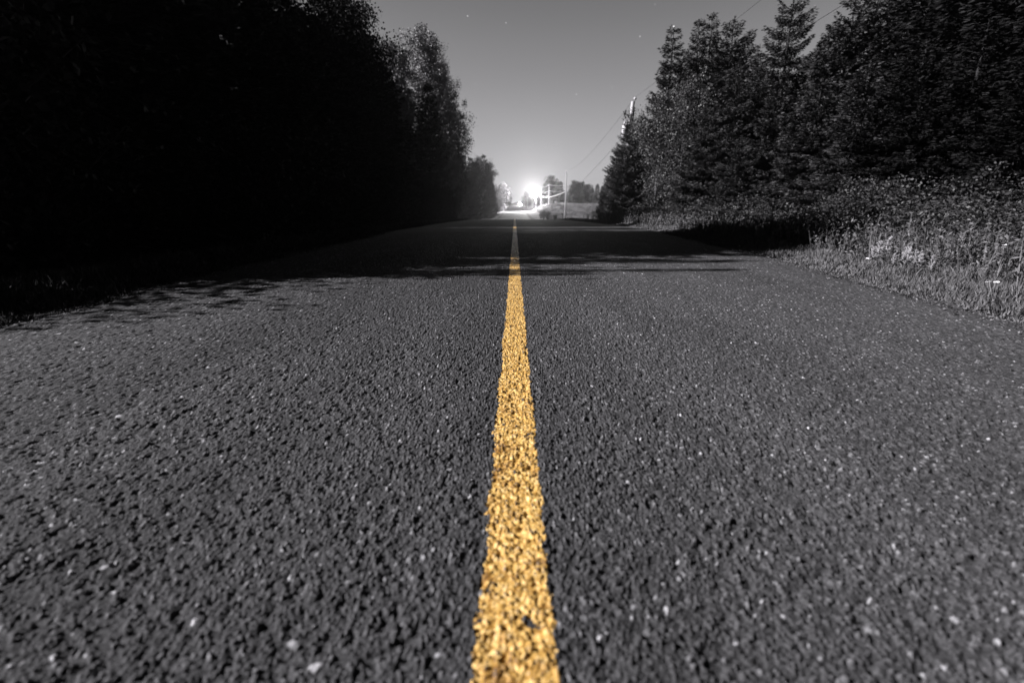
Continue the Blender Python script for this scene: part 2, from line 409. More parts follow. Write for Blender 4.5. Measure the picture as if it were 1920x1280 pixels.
def spruce_proto(seed, mat, **kw):
    H = kw.get('H', 10.0)
    V, F, tone, br = spruce_arrays(seed, **kw)
    root = empty('spruce_tree', (0, 0, 0))
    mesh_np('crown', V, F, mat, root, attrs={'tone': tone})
    b = MB(); b.tube([(0, 0, -.4), (0, 0, H * .3), (0.02, 0, H * .7), (0, 0, H)], [.15, .11, .06, .012], 8)
    for z, phi, L, s0, cu in br[::2]:
        b.tube([(math.cos(phi) * L * s, math.sin(phi) * L * s, z + L * (s0 * s + cu * s * s)) for s in (0, .4, .8)], [.022, .014, .005], 4, False)
    b.build('trunk', M['bark'], root)
    return root

def broad_arrays(seed, H=10.0, rad=2.4, low=.16, n_limb=46, leaf=.10, nleaf=26000, narrow=1.0, up=.9, clump=.30):
    rng = np.random.default_rng(seed); limbs = []; pts = []; wts = []
    for i in range(n_limb):
        t = low + (1 - low) * (i + rng.random()) / n_limb * .93; z = H * t
        env = math.sin(math.pi * min(1, max(.06, (t - low * .6) / (1.06 - low * .6))) ** .75) * .95 + .06
        L = rad * env * (.65 + .55 * rng.random()) * (1.25 if rng.random() > .85 else 1)
        phi = i * 2.4 + rng.normal() * .4; e = up * (.5 + .7 * rng.random())
        d = norm(np.array([math.cos(phi), math.sin(phi), e]))
        q = [np.array([0, 0, z]) + d * L * s + np.array([0, 0, .18 * L * s * s]) for s in (0, .35, .7, 1.0)]
        limbs.append((q, L))
        for s in np.linspace(.3, 1.08, max(4, int(L / .22))):
            c = np.array([0, 0, z]) + d * L * s + np.array([0, 0, .18 * L * s * s]) + rng.normal(size=3) * .14 * L
            pts.append(c); wts.append(.5 + rng.random())
    for z in np.linspace(.8, 1.0, 8): pts.append(np.array([rng.normal() * .12, rng.normal() * .12, H * z])); wts.append(.5)
    pts = np.array(pts); wts = np.array(wts) / sum(wts)
    ci = rng.choice(len(pts), nleaf, p=wts); cl = rng.random(len(pts)); cs = clump * (.6 + .8 * rng.random(len(pts)))
    off_ = np.clip(rng.normal(size=(nleaf, 3)), -1.5, 1.5) * cs[ci][:, None] * np.array([1, 1, .75])
    P = pts[ci] + off_
    D = norm(rng.normal(size=(nleaf, 3)) + np.array([0, 0, -.4]))
    Ls = leaf * (.6 + .8 * rng.random(nleaf))
    V, F = shards(P, D, Ls, Ls * .36, rng, .3)
    tone = np.clip(.45 * cl[ci] + .6 * rng.random(nleaf), 0, 1)
    return V, F, np.repeat(tone, 4), limbs
def broad_proto(seed, mat, bark='bark', name='broadleaf_tree', **kw):
    H = kw.get('H', 10.0); V, F, tone, limbs = broad_arrays(seed, **kw)
    root = empty(name, (0, 0, 0))
    mesh_np('crown', V, F, mat, root, attrs={'tone': tone})
    b = MB(); b.tube([(0, 0, -.4), (.05, .03, H * .3), (-.04, .05, H * .65), (0, 0, H * .96)], [.15, .11, .06, .012], 8)
    for q, L in limbs: b.tube(q, [.03 + .008 * L, .022, .012, .005], 5, False)
    b.build('trunk', M[bark], root)
    return root

PR = {
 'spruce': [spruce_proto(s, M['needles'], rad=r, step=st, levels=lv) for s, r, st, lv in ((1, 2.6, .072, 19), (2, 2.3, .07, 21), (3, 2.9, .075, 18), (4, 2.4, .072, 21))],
 'spire': [spruce_proto(s, M['needles'], rad=r, step=.07, levels=25) for s, r in ((11, 1.6), (12, 1.8))],
 'deep': [spruce_proto(s, M['needles_shaded'], rad=r, step=.08, levels=20) for s, r in ((5, 2.7), (6, 2.4))],  # darkened needles paint the frame-edge falloff onto the far-right spruces
 'dark': [spruce_proto(s, M['needles_shaded'], rad=r, step=.15, spray=.26, levels=30, wd=.17) for s, r in ((21, 2.3), (22, 2.7), (23, 1.9))],
 'darkleaf': [broad_proto(s, M['leaves_shaded'], leaf=.12, nleaf=24000, clump=.33) for s in (31, 32)],
 'aspen': [broad_proto(s, M['leaves_aspen'], 'bark_pale', leaf=.085, nleaf=32000, rad=1.75, low=.1, clump=.19, up=1.5, n_limb=60) for s in (41, 42, 43)],
 'birch': [broad_proto(s, M['leaves'], 'bark_pale', leaf=.11, nleaf=17000, rad=2.6, low=.05, clump=.32) for s in (51, 52)],
 'farspruce': [spruce_proto(s, M['needles'], rad=r, step=.30, spray=.50, levels=22, wd=.17) for s, r in ((61, 2.0), (62, 2.5))],
 'farleaf': [broad_proto(s, M['leaves_far'], leaf=.30, nleaf=5000, clump=.42, low=.08) for s in (71, 72)],
 'shrub': [broad_proto(s, M['bramble'], name='shrub', H=2.0, rad=1.1, low=.02, n_limb=24, leaf=.075, nleaf=7000, clump=.16) for s in (81, 82)],
 'darkshrub': [broad_proto(s, M['leaves_shaded'], name='shrub', H=2.0, rad=1.1, low=.02, n_limb=24, leaf=.075, nleaf=7000, clump=.16) for s in (83, 84)],
 'paleshrub': [broad_proto(s, M['leaves_pale'], name='shrub', H=3.0, rad=1.7, low=.02, n_limb=24, leaf=.22, nleaf=4000, clump=.3) for s in (91,)],
}
PH = {'shrub': 2.0, 'darkshrub': 2.0, 'paleshrub': 3.0}
used_proto = set()
def plant(kind, i, X, Y, Htop, label, cat, group=None, rz=None, wide=1.0, lean=0.0):
    """set one copy of a kind of plant with its foot on the ground and its top at height Htop above it"""
    k = (kind, i % len(PR[kind])); p = PR[kind][k[1]]
    o = p if k not in used_proto else copy_tree(p)
    used_proto.add(k)
    s = Htop / PH.get(kind, 10.0)
    o.location = (X, Y, float(ground_z(X, Y)))
    o.rotation_euler = (lean, 0, random.random() * 6.28 if rz is None else rz)
    w = s ** .75 * wide if kind not in PH else s * wide
    if X > 0 and Y < 36 and kind in ('spruce', 'deep'): w *= 1.13
    o.scale = (w, w, s)
    tag(o, label, cat, group)
    return o
def plant_px(kind, i, px, py, Y, label, cat, group=None, wide=1.0, dx=0.0):
    X, z = at(px, py, Y); X += dx
    return plant(kind, i, X, Y, z - float(ground_z(X, Y)), label, cat, group, wide=wide)

G1 = 'spruces and leafy trees massed along the right verge'
# right-hand trees, far to near --------------------------------------
plant_px('spruce', 1, 1131, 352, 52, 'small dark spruce farthest along the near right-hand row, beside the pale field', 'tree', G1, .8)
plant_px('spruce', 0, 1144, 318, 46, 'small spruce just before the last tree of the near right-hand row', 'tree', G1, .85)
plant_px('spruce', 2, 1160, 272, 41, 'short full spruce whose boughs reach out left below the tall utility pole', 'tree', G1, .8)
plant_px('spruce', 3, 1181, 224, 34, 'pointed young spruce directly in front of the leaning utility pole', 'tree', G1, 1.0)
plant_px('spruce', 1, 1204, 216, 35, 'ragged young spruce top just right of the leaning utility pole', 'tree', G1, .8)
plant_px('spruce', 2, 1172, 262, 32.5, 'low full spruce at the left foot of the one hiding the leaning pole', 'tree', G1, .9)
plant_px('spruce', 0, 1192, 238, 33, 'dense spruce between the two small pointed ones by the leaning pole', 'tree', G1, .9)
plant_px('birch', 1, 1243, 172, 28, 'pale-leaved birch standing before the first tall spruces on the right', 'tree', G1, .85)
plant_px('birch', 0, 1290, 150, 26.5, 'second leafy birch in front of the tall narrow spruce spires', 'tree', G1, .85)
plant_px('spire', 0, 1263, 52, 33, 'tall narrow spruce leftmost of the high tops on the right', 'tree', G1, 1.15)
plant_px('spire', 0, 1311, 38, 34, 'slim spruce spire, second of the high tops on the right', 'tree', G1, 1.0)
plant_px('spire', 1, 1335, 26, 34.5, 'slimmest and highest spruce spire beside its shorter twin', 'tree', G1, .9)
plant_px('spire', 1, 1290, 95, 35, 'shorter spruce filling behind the first two high spires', 'tree', G1, 1.3)
plant_px('spruce', 1, 1375, 36, 32, 'broad many-topped spruce right of the twin spires', 'tree', G1, 1.1)
plant_px('spruce', 2, 1403, 62, 31.5, 'spruce with a long side bough reaching right into the open sky', 'tree', G1, .9)
plant_px('spruce', 3, 1383, 122, 24, 'mid-height spruce with a pale bare leader before the many-topped one', 'tree', G1)
plant_px('spruce', 0, 1332, 190, 22, 'low full spruce in front of the twin spires', 'tree', G1)
plant_px('spruce', 1, 1425, 118, 25, 'spruce below the notch of sky on the right', 'tree', G1, .9)
plant_px('spruce', 2, 1490, -28, 26, 'very tall spruce right of the notch of sky with ragged left boughs', 'tree', G1, .85)
plant_px('spruce', 3, 1462, 150, 20, 'spruce standing in front of the very tall ragged one', 'tree', G1)
plant_px('spruce', 0, 1605, -20, 21, 'tall spruce left of the second small gap of sky', 'tree', G1, .85)
plant_px('spruce', 1, 1556, 55, 21.5, 'narrower spruce touching the tall one by the small sky gap', 'tree', G1, .9)
plant_px('spruce', 2, 1650, -40, 21, 'tall spruce whose boughs border the second small gap of sky', 'tree', G1, .75)
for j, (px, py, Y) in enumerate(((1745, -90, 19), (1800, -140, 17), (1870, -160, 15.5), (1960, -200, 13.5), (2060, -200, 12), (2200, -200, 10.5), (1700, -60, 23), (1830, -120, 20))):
    plant_px('deep', j, px, py, Y, 'tall spruce darkened in colour running out of the top of the picture at far right', 'tree', 'tall spruces at the far right running out of the frame', 1.0)
for j, (px, py, Y, lb) in enumerate(((1540, 150, 15.5, 'low spruce with spreading boughs above the bramble bank, under the tall sky-gap spruces'),
                       (1630, 120, 13.5, 'spreading spruce behind the brambles, second of the low front row'),
                       (1735, 80, 12.5, 'large spreading spruce behind the brambles, third of the low front row'),
                       (1850, 40, 11.5, 'large spruce behind the brambles, last of the low front row before the frame'),
                       (1390, 260, 18.5, 'low bushy spruce at the foot of the right row, first above the grass verge'),
                       (1970, 60, 9.8, 'spruce cut by the right side of the picture behind the brambles'))):
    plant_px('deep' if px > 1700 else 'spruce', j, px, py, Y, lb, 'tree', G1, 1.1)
# second file of trees behind, closing the gaps
rr = random.Random(3)
for j in range(26):
    Y = 14 + j * 1.5; X = 13.5 + rr.random() * 5 + (1 if Y > 34 else 0) * .0
    px = 965 + X * 907 / (Y * .99)
    lim = np.interp(px, [1120, 1140, 1180, 1230, 1262, 1320, 1400, 1440, 1500, 1680, 1760, 2200], [360, 330, 250, 200, 120, 90, 120, 160, 30, 60, -60, -200])
    X_, z_ = at(px, lim + 15, Y)
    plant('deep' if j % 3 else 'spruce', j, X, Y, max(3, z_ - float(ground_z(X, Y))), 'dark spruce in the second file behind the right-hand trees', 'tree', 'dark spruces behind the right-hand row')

# left-hand trees ---------------------------------------------------
GL = 'black trees massed along the left verge'
LB = 'black tree lost in the shaded mass left of the road'
def lim_left(px): return np.interp(px, [-400, 560, 600, 650, 690, 705, 745, 770, 805, 835, 860, 868, 905, 930], [-400, -150, -60, 0, 60, 75, 90, 65, 90, 130, 240, 300, 300, 370])
rl = random.Random(12)
def reach(X, Y):
    u = Y - .07 * X
    return ((6.6 if u < 16 else 4.4 if u < 25 else 6.8) - X) / 1.596 * (.96 + .1 * abs(math.sin(X * 12.9 + Y * 78.2)))
def open_(X, Y):
    u = Y - .07 * X
    return u > 7.7 and not (abs(u - 16.6) < 2.2 and X > -17)
front = [(-7.4, 4.8, 9.6), (-8.0, 6.9, 9.6), (-7.7, 9.0, 9.2), (-8.6, 12.6, 10.4), (-7.9, 15.0, 10), (-8.3, 17.6, 11), (-7.9, 20.4, 11), (-8.2, 23, 12),
         (-8.0, 26, 12), (-8.4, 29, 13), (-8.2, 32, 13)]
for j, (X, Y, Hh) in enumerate(front):
    if not open_(X, Y): continue
    Hh = reach(X, Y)
    px = 965 + (X) * 907 / Y + 900 / Y
    if px > 575: _, z_ = at(px, lim_left(px) + 12, Y); Hh = min(Hh, z_ - float(ground_z(X, Y)))
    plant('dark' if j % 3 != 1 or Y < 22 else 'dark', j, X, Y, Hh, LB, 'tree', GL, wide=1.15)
for row, (X0, n, y0, dy) in enumerate(((-11.5, 24, 3.3, 2.4), (-15.2, 17, 2.2, 3.4), (-19, 12, 1.5, 4.6))):
    for j in range(n):
        Y = y0 + j * dy + rl.random() * 1.0; X = X0 + rl.random() * 2 - 1
        if not open_(X, Y): continue
        Hh = reach(X, Y); px = 965 + X * 907 / Y + 1000 / Y
        if px > 575: _, z_ = at(px, lim_left(px) + 12, Y); Hh = min(Hh, z_ - float(ground_z(X, Y)))
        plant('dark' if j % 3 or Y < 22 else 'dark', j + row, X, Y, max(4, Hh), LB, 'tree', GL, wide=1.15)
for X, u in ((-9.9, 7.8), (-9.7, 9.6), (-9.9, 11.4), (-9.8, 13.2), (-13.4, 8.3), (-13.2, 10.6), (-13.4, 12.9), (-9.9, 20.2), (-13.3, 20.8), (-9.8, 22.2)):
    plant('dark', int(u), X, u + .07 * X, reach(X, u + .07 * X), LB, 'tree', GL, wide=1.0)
for X, u, hs, wd_ in ((-9.4, 5.35, 5.3, .4), (-9.0, 4.75, 6.3, .28), (-9.2, 5.0, 7.5, .26), (-11.8, 5.9, 9.4, .4), (-8.2, 6.1, 6.6, .5), (-10.5, 5.55, 6.4, .35)):  # narrow out-of-frame spruces, added and shaped to cast the shadow fingers
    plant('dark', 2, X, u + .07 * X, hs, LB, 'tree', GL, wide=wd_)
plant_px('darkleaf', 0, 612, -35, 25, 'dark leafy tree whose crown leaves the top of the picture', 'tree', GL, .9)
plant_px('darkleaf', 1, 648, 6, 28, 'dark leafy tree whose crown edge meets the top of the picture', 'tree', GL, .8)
plant_px('dark', 2, 683, 62, 32, 'dark tree stepping down before the pale-leaved aspens', 'tree', GL, .9)
plant_px('aspen', 0, 722, 78, 40, 'pale-leaved aspen first of the bright-topped group left of the sky', 'tree', GL, .95)
plant_px('dark', 0, 722, 130, 36, 'dark conifer standing in front of the first pale aspen', 'tree', GL, .8)
plant_px('aspen', 1, 745, 86, 44, 'pale-leaved aspen between the two higher ones of its group', 'tree', GL, .95)
plant_px('aspen', 2, 782, 54, 48, 'tallest pale-leaved aspen of the group left of the sky', 'tree', GL, .95)
plant_px('aspen', 0, 806, 66, 50, 'aspen leaning against the right side of the tallest pale one', 'tree', GL, .85)
plant_px('aspen', 1, 826, 108, 54, 'lower aspen with a spiky top at the right edge of the pale group', 'tree', GL, .75)
plant_px('aspen', 2, 838, 155, 57, 'dim aspen below the spiky-topped one, overhanging the verge', 'tree', GL, .8)
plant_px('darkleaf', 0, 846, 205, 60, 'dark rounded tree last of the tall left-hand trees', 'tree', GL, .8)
plant_px('dark', 1, 800, 160, 44, 'dark conifer in front of the tallest aspen', 'tree', GL, .8)
for j, (px, py, Y, k, lb) in enumerate((
      (868, 292, 84, 'dark', 'first small spire of the lower row where the tall left trees end'),
      (881, 296, 96, 'dark', 'second dark spire in the lower left row down the road'),
      (889, 301, 104, 'darkleaf', 'rounder tree between spires in the lower left row'),
      (896, 294, 112, 'aspen', 'paler leafy tree in the lower left row down the road'),
      (906, 291, 120, 'dark', 'highest dark spire of the lower left row down the road'),
      (913, 305, 128, 'darkleaf', 'leafy dark tree right of the highest spire of the lower left row'),
      (919, 322, 138, 'dark', 'dark tree near the end of the lower left row'),
      (923, 345, 148, 'dark', 'last dark tree of the lower left row, against the lamplit bushes'),
      (915, 350, 136, 'spruce', 'low spruce at the foot of the lower left row'))):
    plant_px(k, j, px, py, Y, lb, 'tree', 'lower trees down the road on the left', .85)
for j in range(14):
    Y = 66 + j * 6.5
    px = 965 - (9.5 + rl.random() * 3) * 907 / Y; _, z_ = at(px, lim_left(px) + 25, Y)
    X = (px - 965) / 907 * Y
    plant('dark', j, X, Y, max(4, z_ - float(ground_z(X, Y))), 'dark tree behind the lower left row down the road', 'tree', 'trees behind the lower left row')
# understorey along the left verge
for j in range(18):
    Y = 4.2 + j * 2.6 + rl.random(); X = -(5.9 + rl.random() * 1.1)
    o = plant('darkshrub', j, X, Y, 1.3 + rl.random() * 1.1, 'black shrub added beside the frame to shade the left verge', 'shrub', 'shrubs under the left-hand trees', wide=1.2)

for X, Y, hs in ((-6.2, 2.0, 1.3), (-6.2, 3.3, 2.0), (-6.4, 4.6, 2.7), (-6.7, 5.8, 3.2)):  # shrubs added beside the frame to throw shade on the left verge
    plant('darkshrub', 0, X, Y, hs, 'black shrub added beside the frame to shade the left verge', 'shrub', 'shrubs under the left-hand trees', wide=1.0)

# ------------------------------------------------------------------ beyond: lamplit bushes, field edge, far trees
for j, (px, py, Y, lb) in enumerate(((938, 356, 196, 'tall glaring white lamplit bush at the end of the left tree row'),
                        (934, 372, 188, 'white lamplit bush just below the tallest one'),
                        (926, 382, 180, 'low white lamplit bush touching the dark trees'),
                        (937, 384, 192, 'round lamplit bush on the verge under the tall one'),
                        (919, 392, 172, 'lowest lamplit bush spilling toward the road'))):
    plant_px('paleshrub', j, px, py, Y, lb, 'bush', 'lamplit bushes down the road', .8)
for j, (px, py, Y, k, lb) in enumerate((
      (938, 346, 300, 'farspruce', 'thin spike of a far tree above the lamplit bushes'),
      (945, 356, 296, 'darkleaf', 'black rounded tree beyond the lamplit bushes'),
      (951, 359, 300, 'darkleaf', 'second black rounded tree beyond the lamplit bushes'),
      (955, 374, 330, 'darkleaf', 'lower black tree at the right foot of the two rounded ones'),
      (986, 359, 330, 'farleaf', 'pale far tree just left of the glaring street lamp'),
      (980, 376, 360, 'farleaf', 'small far tree beside the more distant lamp'),
      (993, 370, 330, 'farleaf', 'hazy far tree directly beneath the street lamp'),
      (1001, 366, 320, 'farleaf', 'hazy far tree right beneath the street lamp glare'),
      (1009, 368, 300, 'farleaf', 'hazy far tree between the lamp and the bright pole'),
      (1021, 349, 262, 'farspruce', 'lamp-brushed tree between the bright pole and the side pole'),
      (1033, 330, 262, 'darkleaf', 'far tree with the highest round top, behind the side pole'),
      (1028, 352, 250, 'farspruce', 'far tree low behind the side pole'),
      (1044, 336, 258, 'farspruce', 'pointed far tree right of the round-topped one'),
      (1051, 341, 252, 'farspruce', 'pointed far tree next before the tall pale pole'),
      (1060, 358, 258, 'farleaf', 'low far tree behind the tall pale pole'),
      (1068, 355, 255, 'farspruce', 'low far tree just right of the tall pale pole'),
      (1077, 339, 250, 'darkleaf', 'full far tree first of the group right of the pale pole'),
      (1085, 342, 256, 'darkleaf', 'far tree in the middle of the group right of the pale pole'),
      (1093, 341, 250, 'farspruce', 'far tree with a rounded point in the group above the field'),
      (1101, 346, 246, 'darkleaf', 'far tree sloping down at the end of the group above the field'),
      (1111, 353, 250, 'farspruce', 'low far tree in the dip before the nearest right-hand spruces'),
      (1120, 346, 244, 'farspruce', 'narrow far spire by the nearest right-hand spruces'),
      (1129, 350, 240, 'farspruce', 'far spruce half hidden by the nearest right-hand spruces'))):
    wd = 1.0 if k != 'darkleaf' else 1.15
    plant_px(k, j, px, py, Y, lb, 'tree', 'far trees beyond the field', wd)
for j in range(16):
    px = 1024 + j * 7.2; plant_px('dark', j, px, 362 + (j * 5) % 9, 275 + (j * 7) % 11, 'dark tree in the deep file behind the far field trees', 'tree', 'deep file of trees beyond the field', 1.5)
for j in range(16):
    px = 955 + j * 3.6; plant_px('farleaf', j, px, 379 + (j * 3) % 4, 560 + (j * 13) % 40, 'tiny tree on the skyline where the road vanishes', 'tree', 'skyline trees where the road vanishes', 2.0)
for j, (px, py, Y, lb) in enumerate(((1019, 398, 112, 'dark bush on the road bank left of the bin'), (1027, 400, 106, 'dark bush touching the left side of the bin'),
                        (1014, 401, 118, 'low bush on the bank below the bright pole'), 
                        (1102, 403, 96, 'bush at the field corner below the near spruces'), (1112, 398, 92, 'larger bush where the field meets the near spruces'),
                        (1123, 392, 84, 'bush tucked against the foot of the near spruces'))):
    plant_px('shrub', j, px, py, Y, lb, 'bush', 'bushes on the field bank', .85)
for j, (px, py, Y, lb) in enumerate(((1042, 378, 205, 'pale shrub on the field crest before the pointed far trees'), (1056, 380, 205, 'pale shrub on the field crest beside the tall pale pole'),
                        (1019, 384, 198, 'pale shrub on the crest at the foot of the bright pole'), (1086, 384, 200, 'low pale shrub heap on the field crest'))):
    plant_px('paleshrub', j, px, py, Y, lb, 'bush', 'pale shrubs on the field crest', .9)

# ------------------------------------------------------------------ poles, wires, lamps
def pole(name, X, Y, top, r0, label, cat, group, lean=0, mat='pole'):
    g = float(ground_z(X, Y)); o = empty(name, (X, Y, g)); o.rotation_euler = (0, lean, 0)
    h_ = top - g
    b = MB(); b.tube([(0, 0, -.6), (0, 0, h_ * .5), (0, 0, h_ - .03), (0, 0, h_)], [r0, r0 * .85, r0 * .68, r0 * .5], 14)
    b.build('shaft', M[mat], o); tag(o, label, cat, group)
    return o, h_
GP = 'utility poles along the right of the road'
X1, z1 = at(1186, 190, 36); P1top = Vector((X1, 36, z1))
hh = z1 + .05; Xb = X1 - math.sin(R(3.2)) * hh
p1, h1 = pole('utility_pole', Xb, 36, z1, .17, 'leaning pale utility pole with a transformer, half hidden by spruces', 'utility pole', GP, R(3.2))
b = MB(); b.tube([(-.36, -.1, h1 - 2.45), (-.36, -.1, h1 - 2.40), (-.36, -.1, h1 - 1.52), (-.36, -.1, h1 - 1.46)], [.17, .21, .21, .17], 18); tr = b.build('transformer', M['metal_pale'], p1)
b = MB()
for q in (-.07, .08): b.tube([(-.36 + q, -.1, h1 - 1.46), (-.36 + q, -.1, h1 - 1.38), (-.36 + q, -.1, h1 - 1.36), (-.36 + q, -.1, h1 - 1.15)], [.04, .055, .035, .025], 8)
b.build('bushing', M['ceramic'], tr)
b = MB(); b.tube([(0, -.12, h1 - 1.2), (-.28, -.14, h1 - .95), (-.5, -.14, h1 - .78)], .035, 6); b.tube([(-.52, -.14, h1 - .92), (-.44, -.14, h1 - .60)], .055, 8)
b.tube([(-.38, -.14, h1 - 1.12), (-.46, -.14, h1 - .98)], .05, 8); b.build('fuse_bracket', M['metal_dark'], p1)
b = MB(); b.tube([(.1, 0, h1 - .5), (.12, 0, h1 + .12)], .022, 6); b.build('pin', M['metal_dark'], p1)
b = MB(); b.tube([(.12, 0, h1 + .10), (.12, 0, h1 + .14), (.12, 0, h1 + .2), (.12, 0, h1 + .26)], [.05, .10, .09, .05], 10); b.build('insulator', M['ceramic'], p1)
b = MB(); b.tube([(.17, 0, h1 - 3.2), (.15, 0, h1 - .35)], .03, 6); b.build('conduit', M['metal_dark'], p1)
X2, z2 = at(1061.5, 324, 105)
p2, h2 = pole('utility_pole', X2, 105, z2, .17, 'tall pale utility pole standing alone before the field beside the mailbox', 'utility pole', GP)
b = MB(); b.tube([(0, 0, h2 - .02), (0, 0, h2 + .3)], .03, 6); b.build('pin', M['metal_dark'], p2)
b = MB(); b.tube([(0, 0, h2 + .25), (0, 0, h2 + .32), (0, 0, h2 + .42)], [.06, .11, .06], 10); b.build('insulator', M['ceramic'], p2)
X3, z3 = at(1014.6, 349, 190); p3, h3 = pole('utility_pole', X3, 190, z3, .26, 'glaring lamplit utility pole just right of the street lamp', 'utility pole', GP)
X4, z4 = at(1029, 345, 215); p4, h4 = pole('utility_pole', X4, 215, z4, .17, 'thin side pole between the glaring pole and the lone pale pole', 'utility pole', GP)
X6, z6 = at(988.5, 370, 330); p6, h6 = pole('utility_pole', X6, 330, z6, .2, 'distant small utility pole left of and below the street lamp', 'utility pole', GP)
for p_, h_ in ((p3, h3), (p4, h4)):
    b = MB(); b.box((0, 0, h_ - .35), (1.5, .12, .12)); b.build('crossarm', M['pole'], p_, False)

def span(a, b_, sag, rad, mat, label, group='overhead wires along the right of the road'):
    a = Vector(a); b_ = Vector(b_); n = 28; pts = []
    for i in range(n + 1):
        t = i / n; p = a.lerp(b_, t); p.z -= sag * 4 * t * (1 - t); pts.append(p)
    m_ = MB(); m_.tube(pts, rad, 6); o = m_.build('overhead_wire', M[mat]); tag(o, label, 'wire', group); return o
i1 = Vector((X1 + .13, 36, z1 + .24)); i2 = Vector((X2, 105, z2 + .38))
span(i1, (9.6, -30, 9.2), .9, .006, 'wire_dark', 'thin top wire climbing from the leaning pole out of the picture')
span((X1 - .5, 36, 5.6), (9.9, -30, 7.6), .7, .007, 'wire_dark', 'lower cable crossing before the tall right-hand spruces')
span(i1, i2, 1.0, .009, 'wire_dark', 'top wire dropping from the leaning pole to the lone pale pole')
span((X1 - .5, 36, 5.6), (X2, 105, z2 - 4.0), .5, .011, 'wire_dark', 'lower cable running from behind the spruces to the lone pale pole')
_, zc = at(1060, 359, 105); _, zd = at(1018, 368.5, 190); _, ze = at(1029, 362, 215)
span((X2, 105, zc), (X3, 190, zd), .6, .07, 'metal_pale', 'bright lowest cable between the lone pale pole and the glaring pole')
_, zf = at(1017, 361, 190); _, zg = at(1029, 357.5, 215)
span((X3, 190, zf), (X4, 215, zg), .3, .09, 'metal_pale', 'bright middle cable from the glaring pole to the side pole')
span((X3, 190, zd - .1), (X4, 215, ze - .6), .3, .09, 'metal_pale', 'bright low cable from the glaring pole to the side pole')
_, zh = at(1017, 351, 190)
span((X3, 190, zh), (X4, 215, z4 - .3), .3, .09, 'metal_pale', 'bright top cable from the glaring pole to the side pole')
span((X4, 215, z4 - .3), (X4 + 9, 236, z4 + .5), .3, .07, 'metal_pale', 'top cable leaving the side pole toward the far trees')
span((X4, 215, zg), (X4 + 7, 232, zg + .4), .3, .07, 'metal_pale', 'middle cable leaving the side pole toward the far trees')

def street_lamp(X, Y, base_px, lampx, lampz, label, power):
    g = float(ground_z(X, Y)); o = empty('street_lamp', (X, Y, g)); tag(o, label, 'street lamp', 'lit street lamps down the road')
    hp = lampz - g; dx = lampx - X
    b = MB(); b.tube([(0, 0, -.5), (0, 0, hp * .6), (0, 0, hp + .1)], [.16, .13, .1], 12); b.build('shaft', M['pole'], o)
    b = MB(); b.tube([(0, 0, hp - .5), (dx * .3, 0, hp + .05), (dx * .7, 0, hp + .3), (dx, 0, hp + .28)], .04, 8); b.build('arm', M['metal_pale'], o)
    b = MB(); b.tube([(dx + .25, 0, hp + .28), (dx + .15, 0, hp + .28), (dx - .35, 0, hp + .25), (dx - .5, 0, hp + .23)], [.06, .16, .2, .08], 12)
    hd = b.build('lamp_head', M['metal_pale'], o)
    b = MB()
    b.tube([(dx - .1, 0, hp + .14), (dx - .1, 0, hp + .02), (dx - .1, 0, hp - .18), (dx - .1, 0, hp - .36), (dx - .1, 0, hp - .44)], [.30, .52, .58, .38, .08], 16)
    b.build('globe', M['glow'], hd)
    ld = bpy.data.lights.new('lamp_light', 'POINT'); ld.energy = power; ld.color = (1, .99, .97); ld.shadow_soft_size = .2
    lo = bpy.data.objects.new('lamp_light', ld); C.objects.link(lo); lo.parent = o; lo.location = (dx - .1, -.55, hp - .75)
    return o
Xl, zl = at(1000, 356.5, 196); street_lamp(Xl + 1.0, 196, 0, Xl, zl, 'nearer glaring street lamp beside the bright utility pole', 46000)
Xm, zm = at(975, 382, 420); street_lamp(Xm + 1.2, 420, 0, Xm, zm, 'farther, smaller street lamp low over the vanishing road', 26000)

# ------------------------------------------------------------------ bin and mailbox
Xq, _ = at(1040, 405, 95); g = float(ground_z(Xq, 95)); bn = empty('wheelie_bin', (Xq, 95, g), .1)
tag(bn, 'dark waste bin with overhanging lid standing before the pale field', 'bin')
b = MB(); b.box((0, 0, .52), (.72, .72, .92), .74); b.build('body', M['plastic_dark'], bn, False)
b = MB(); b.box((0, 0, 1.03), (.86, .84, .09), .94); b.tube([(-.38, .42, 1.02), (.38, .42, 1.02)], .025, 6); b.build('lid', M['plastic_dark'], bn, False)
for q in (-.27, .27):
    b = MB(); b.tube([(q - .03, .26, .11), (q + .03, .26, .11)], .11, 14); b.build('wheel', M['plastic_dark'], bn)
Xq, _ = at(1054.5, 405, 95); g = float(ground_z(Xq, 95)); mb = empty('mailbox', (Xq, 95, g), -.2)
tag(mb, 'dark roadside mailbox on a post left of the lone pale pole', 'mailbox')
b = MB(); b.box((0, 0, .48), (.13, .13, 1.2)); b.build('post', M['plastic_dark'], mb, False)
b = MB(); pts = [(-.2, .0), (-.2, .17), (-.14, .27), (0, .32), (.14, .27), (.2, .17), (.2, .0)]
v = [(x - .05, -.28, 1.08 + z) for x, z in pts] + [(x - .05, .28, 1.08 + z) for x, z in pts]; n = len(pts)
b.add(v, [tuple(range(n))[::-1], tuple(range(n, 2 * n))] + [(i, (i + 1) % n, (i + 1) % n + n, i + n) for i in range(n)]); bx = b.build('box', M['metal_dark'], mb, False)
b = MB(); b.box((.165, -.1, 1.36), (.02, .05, .22)); b.build('flag', M['metal_pale'], bx, False)

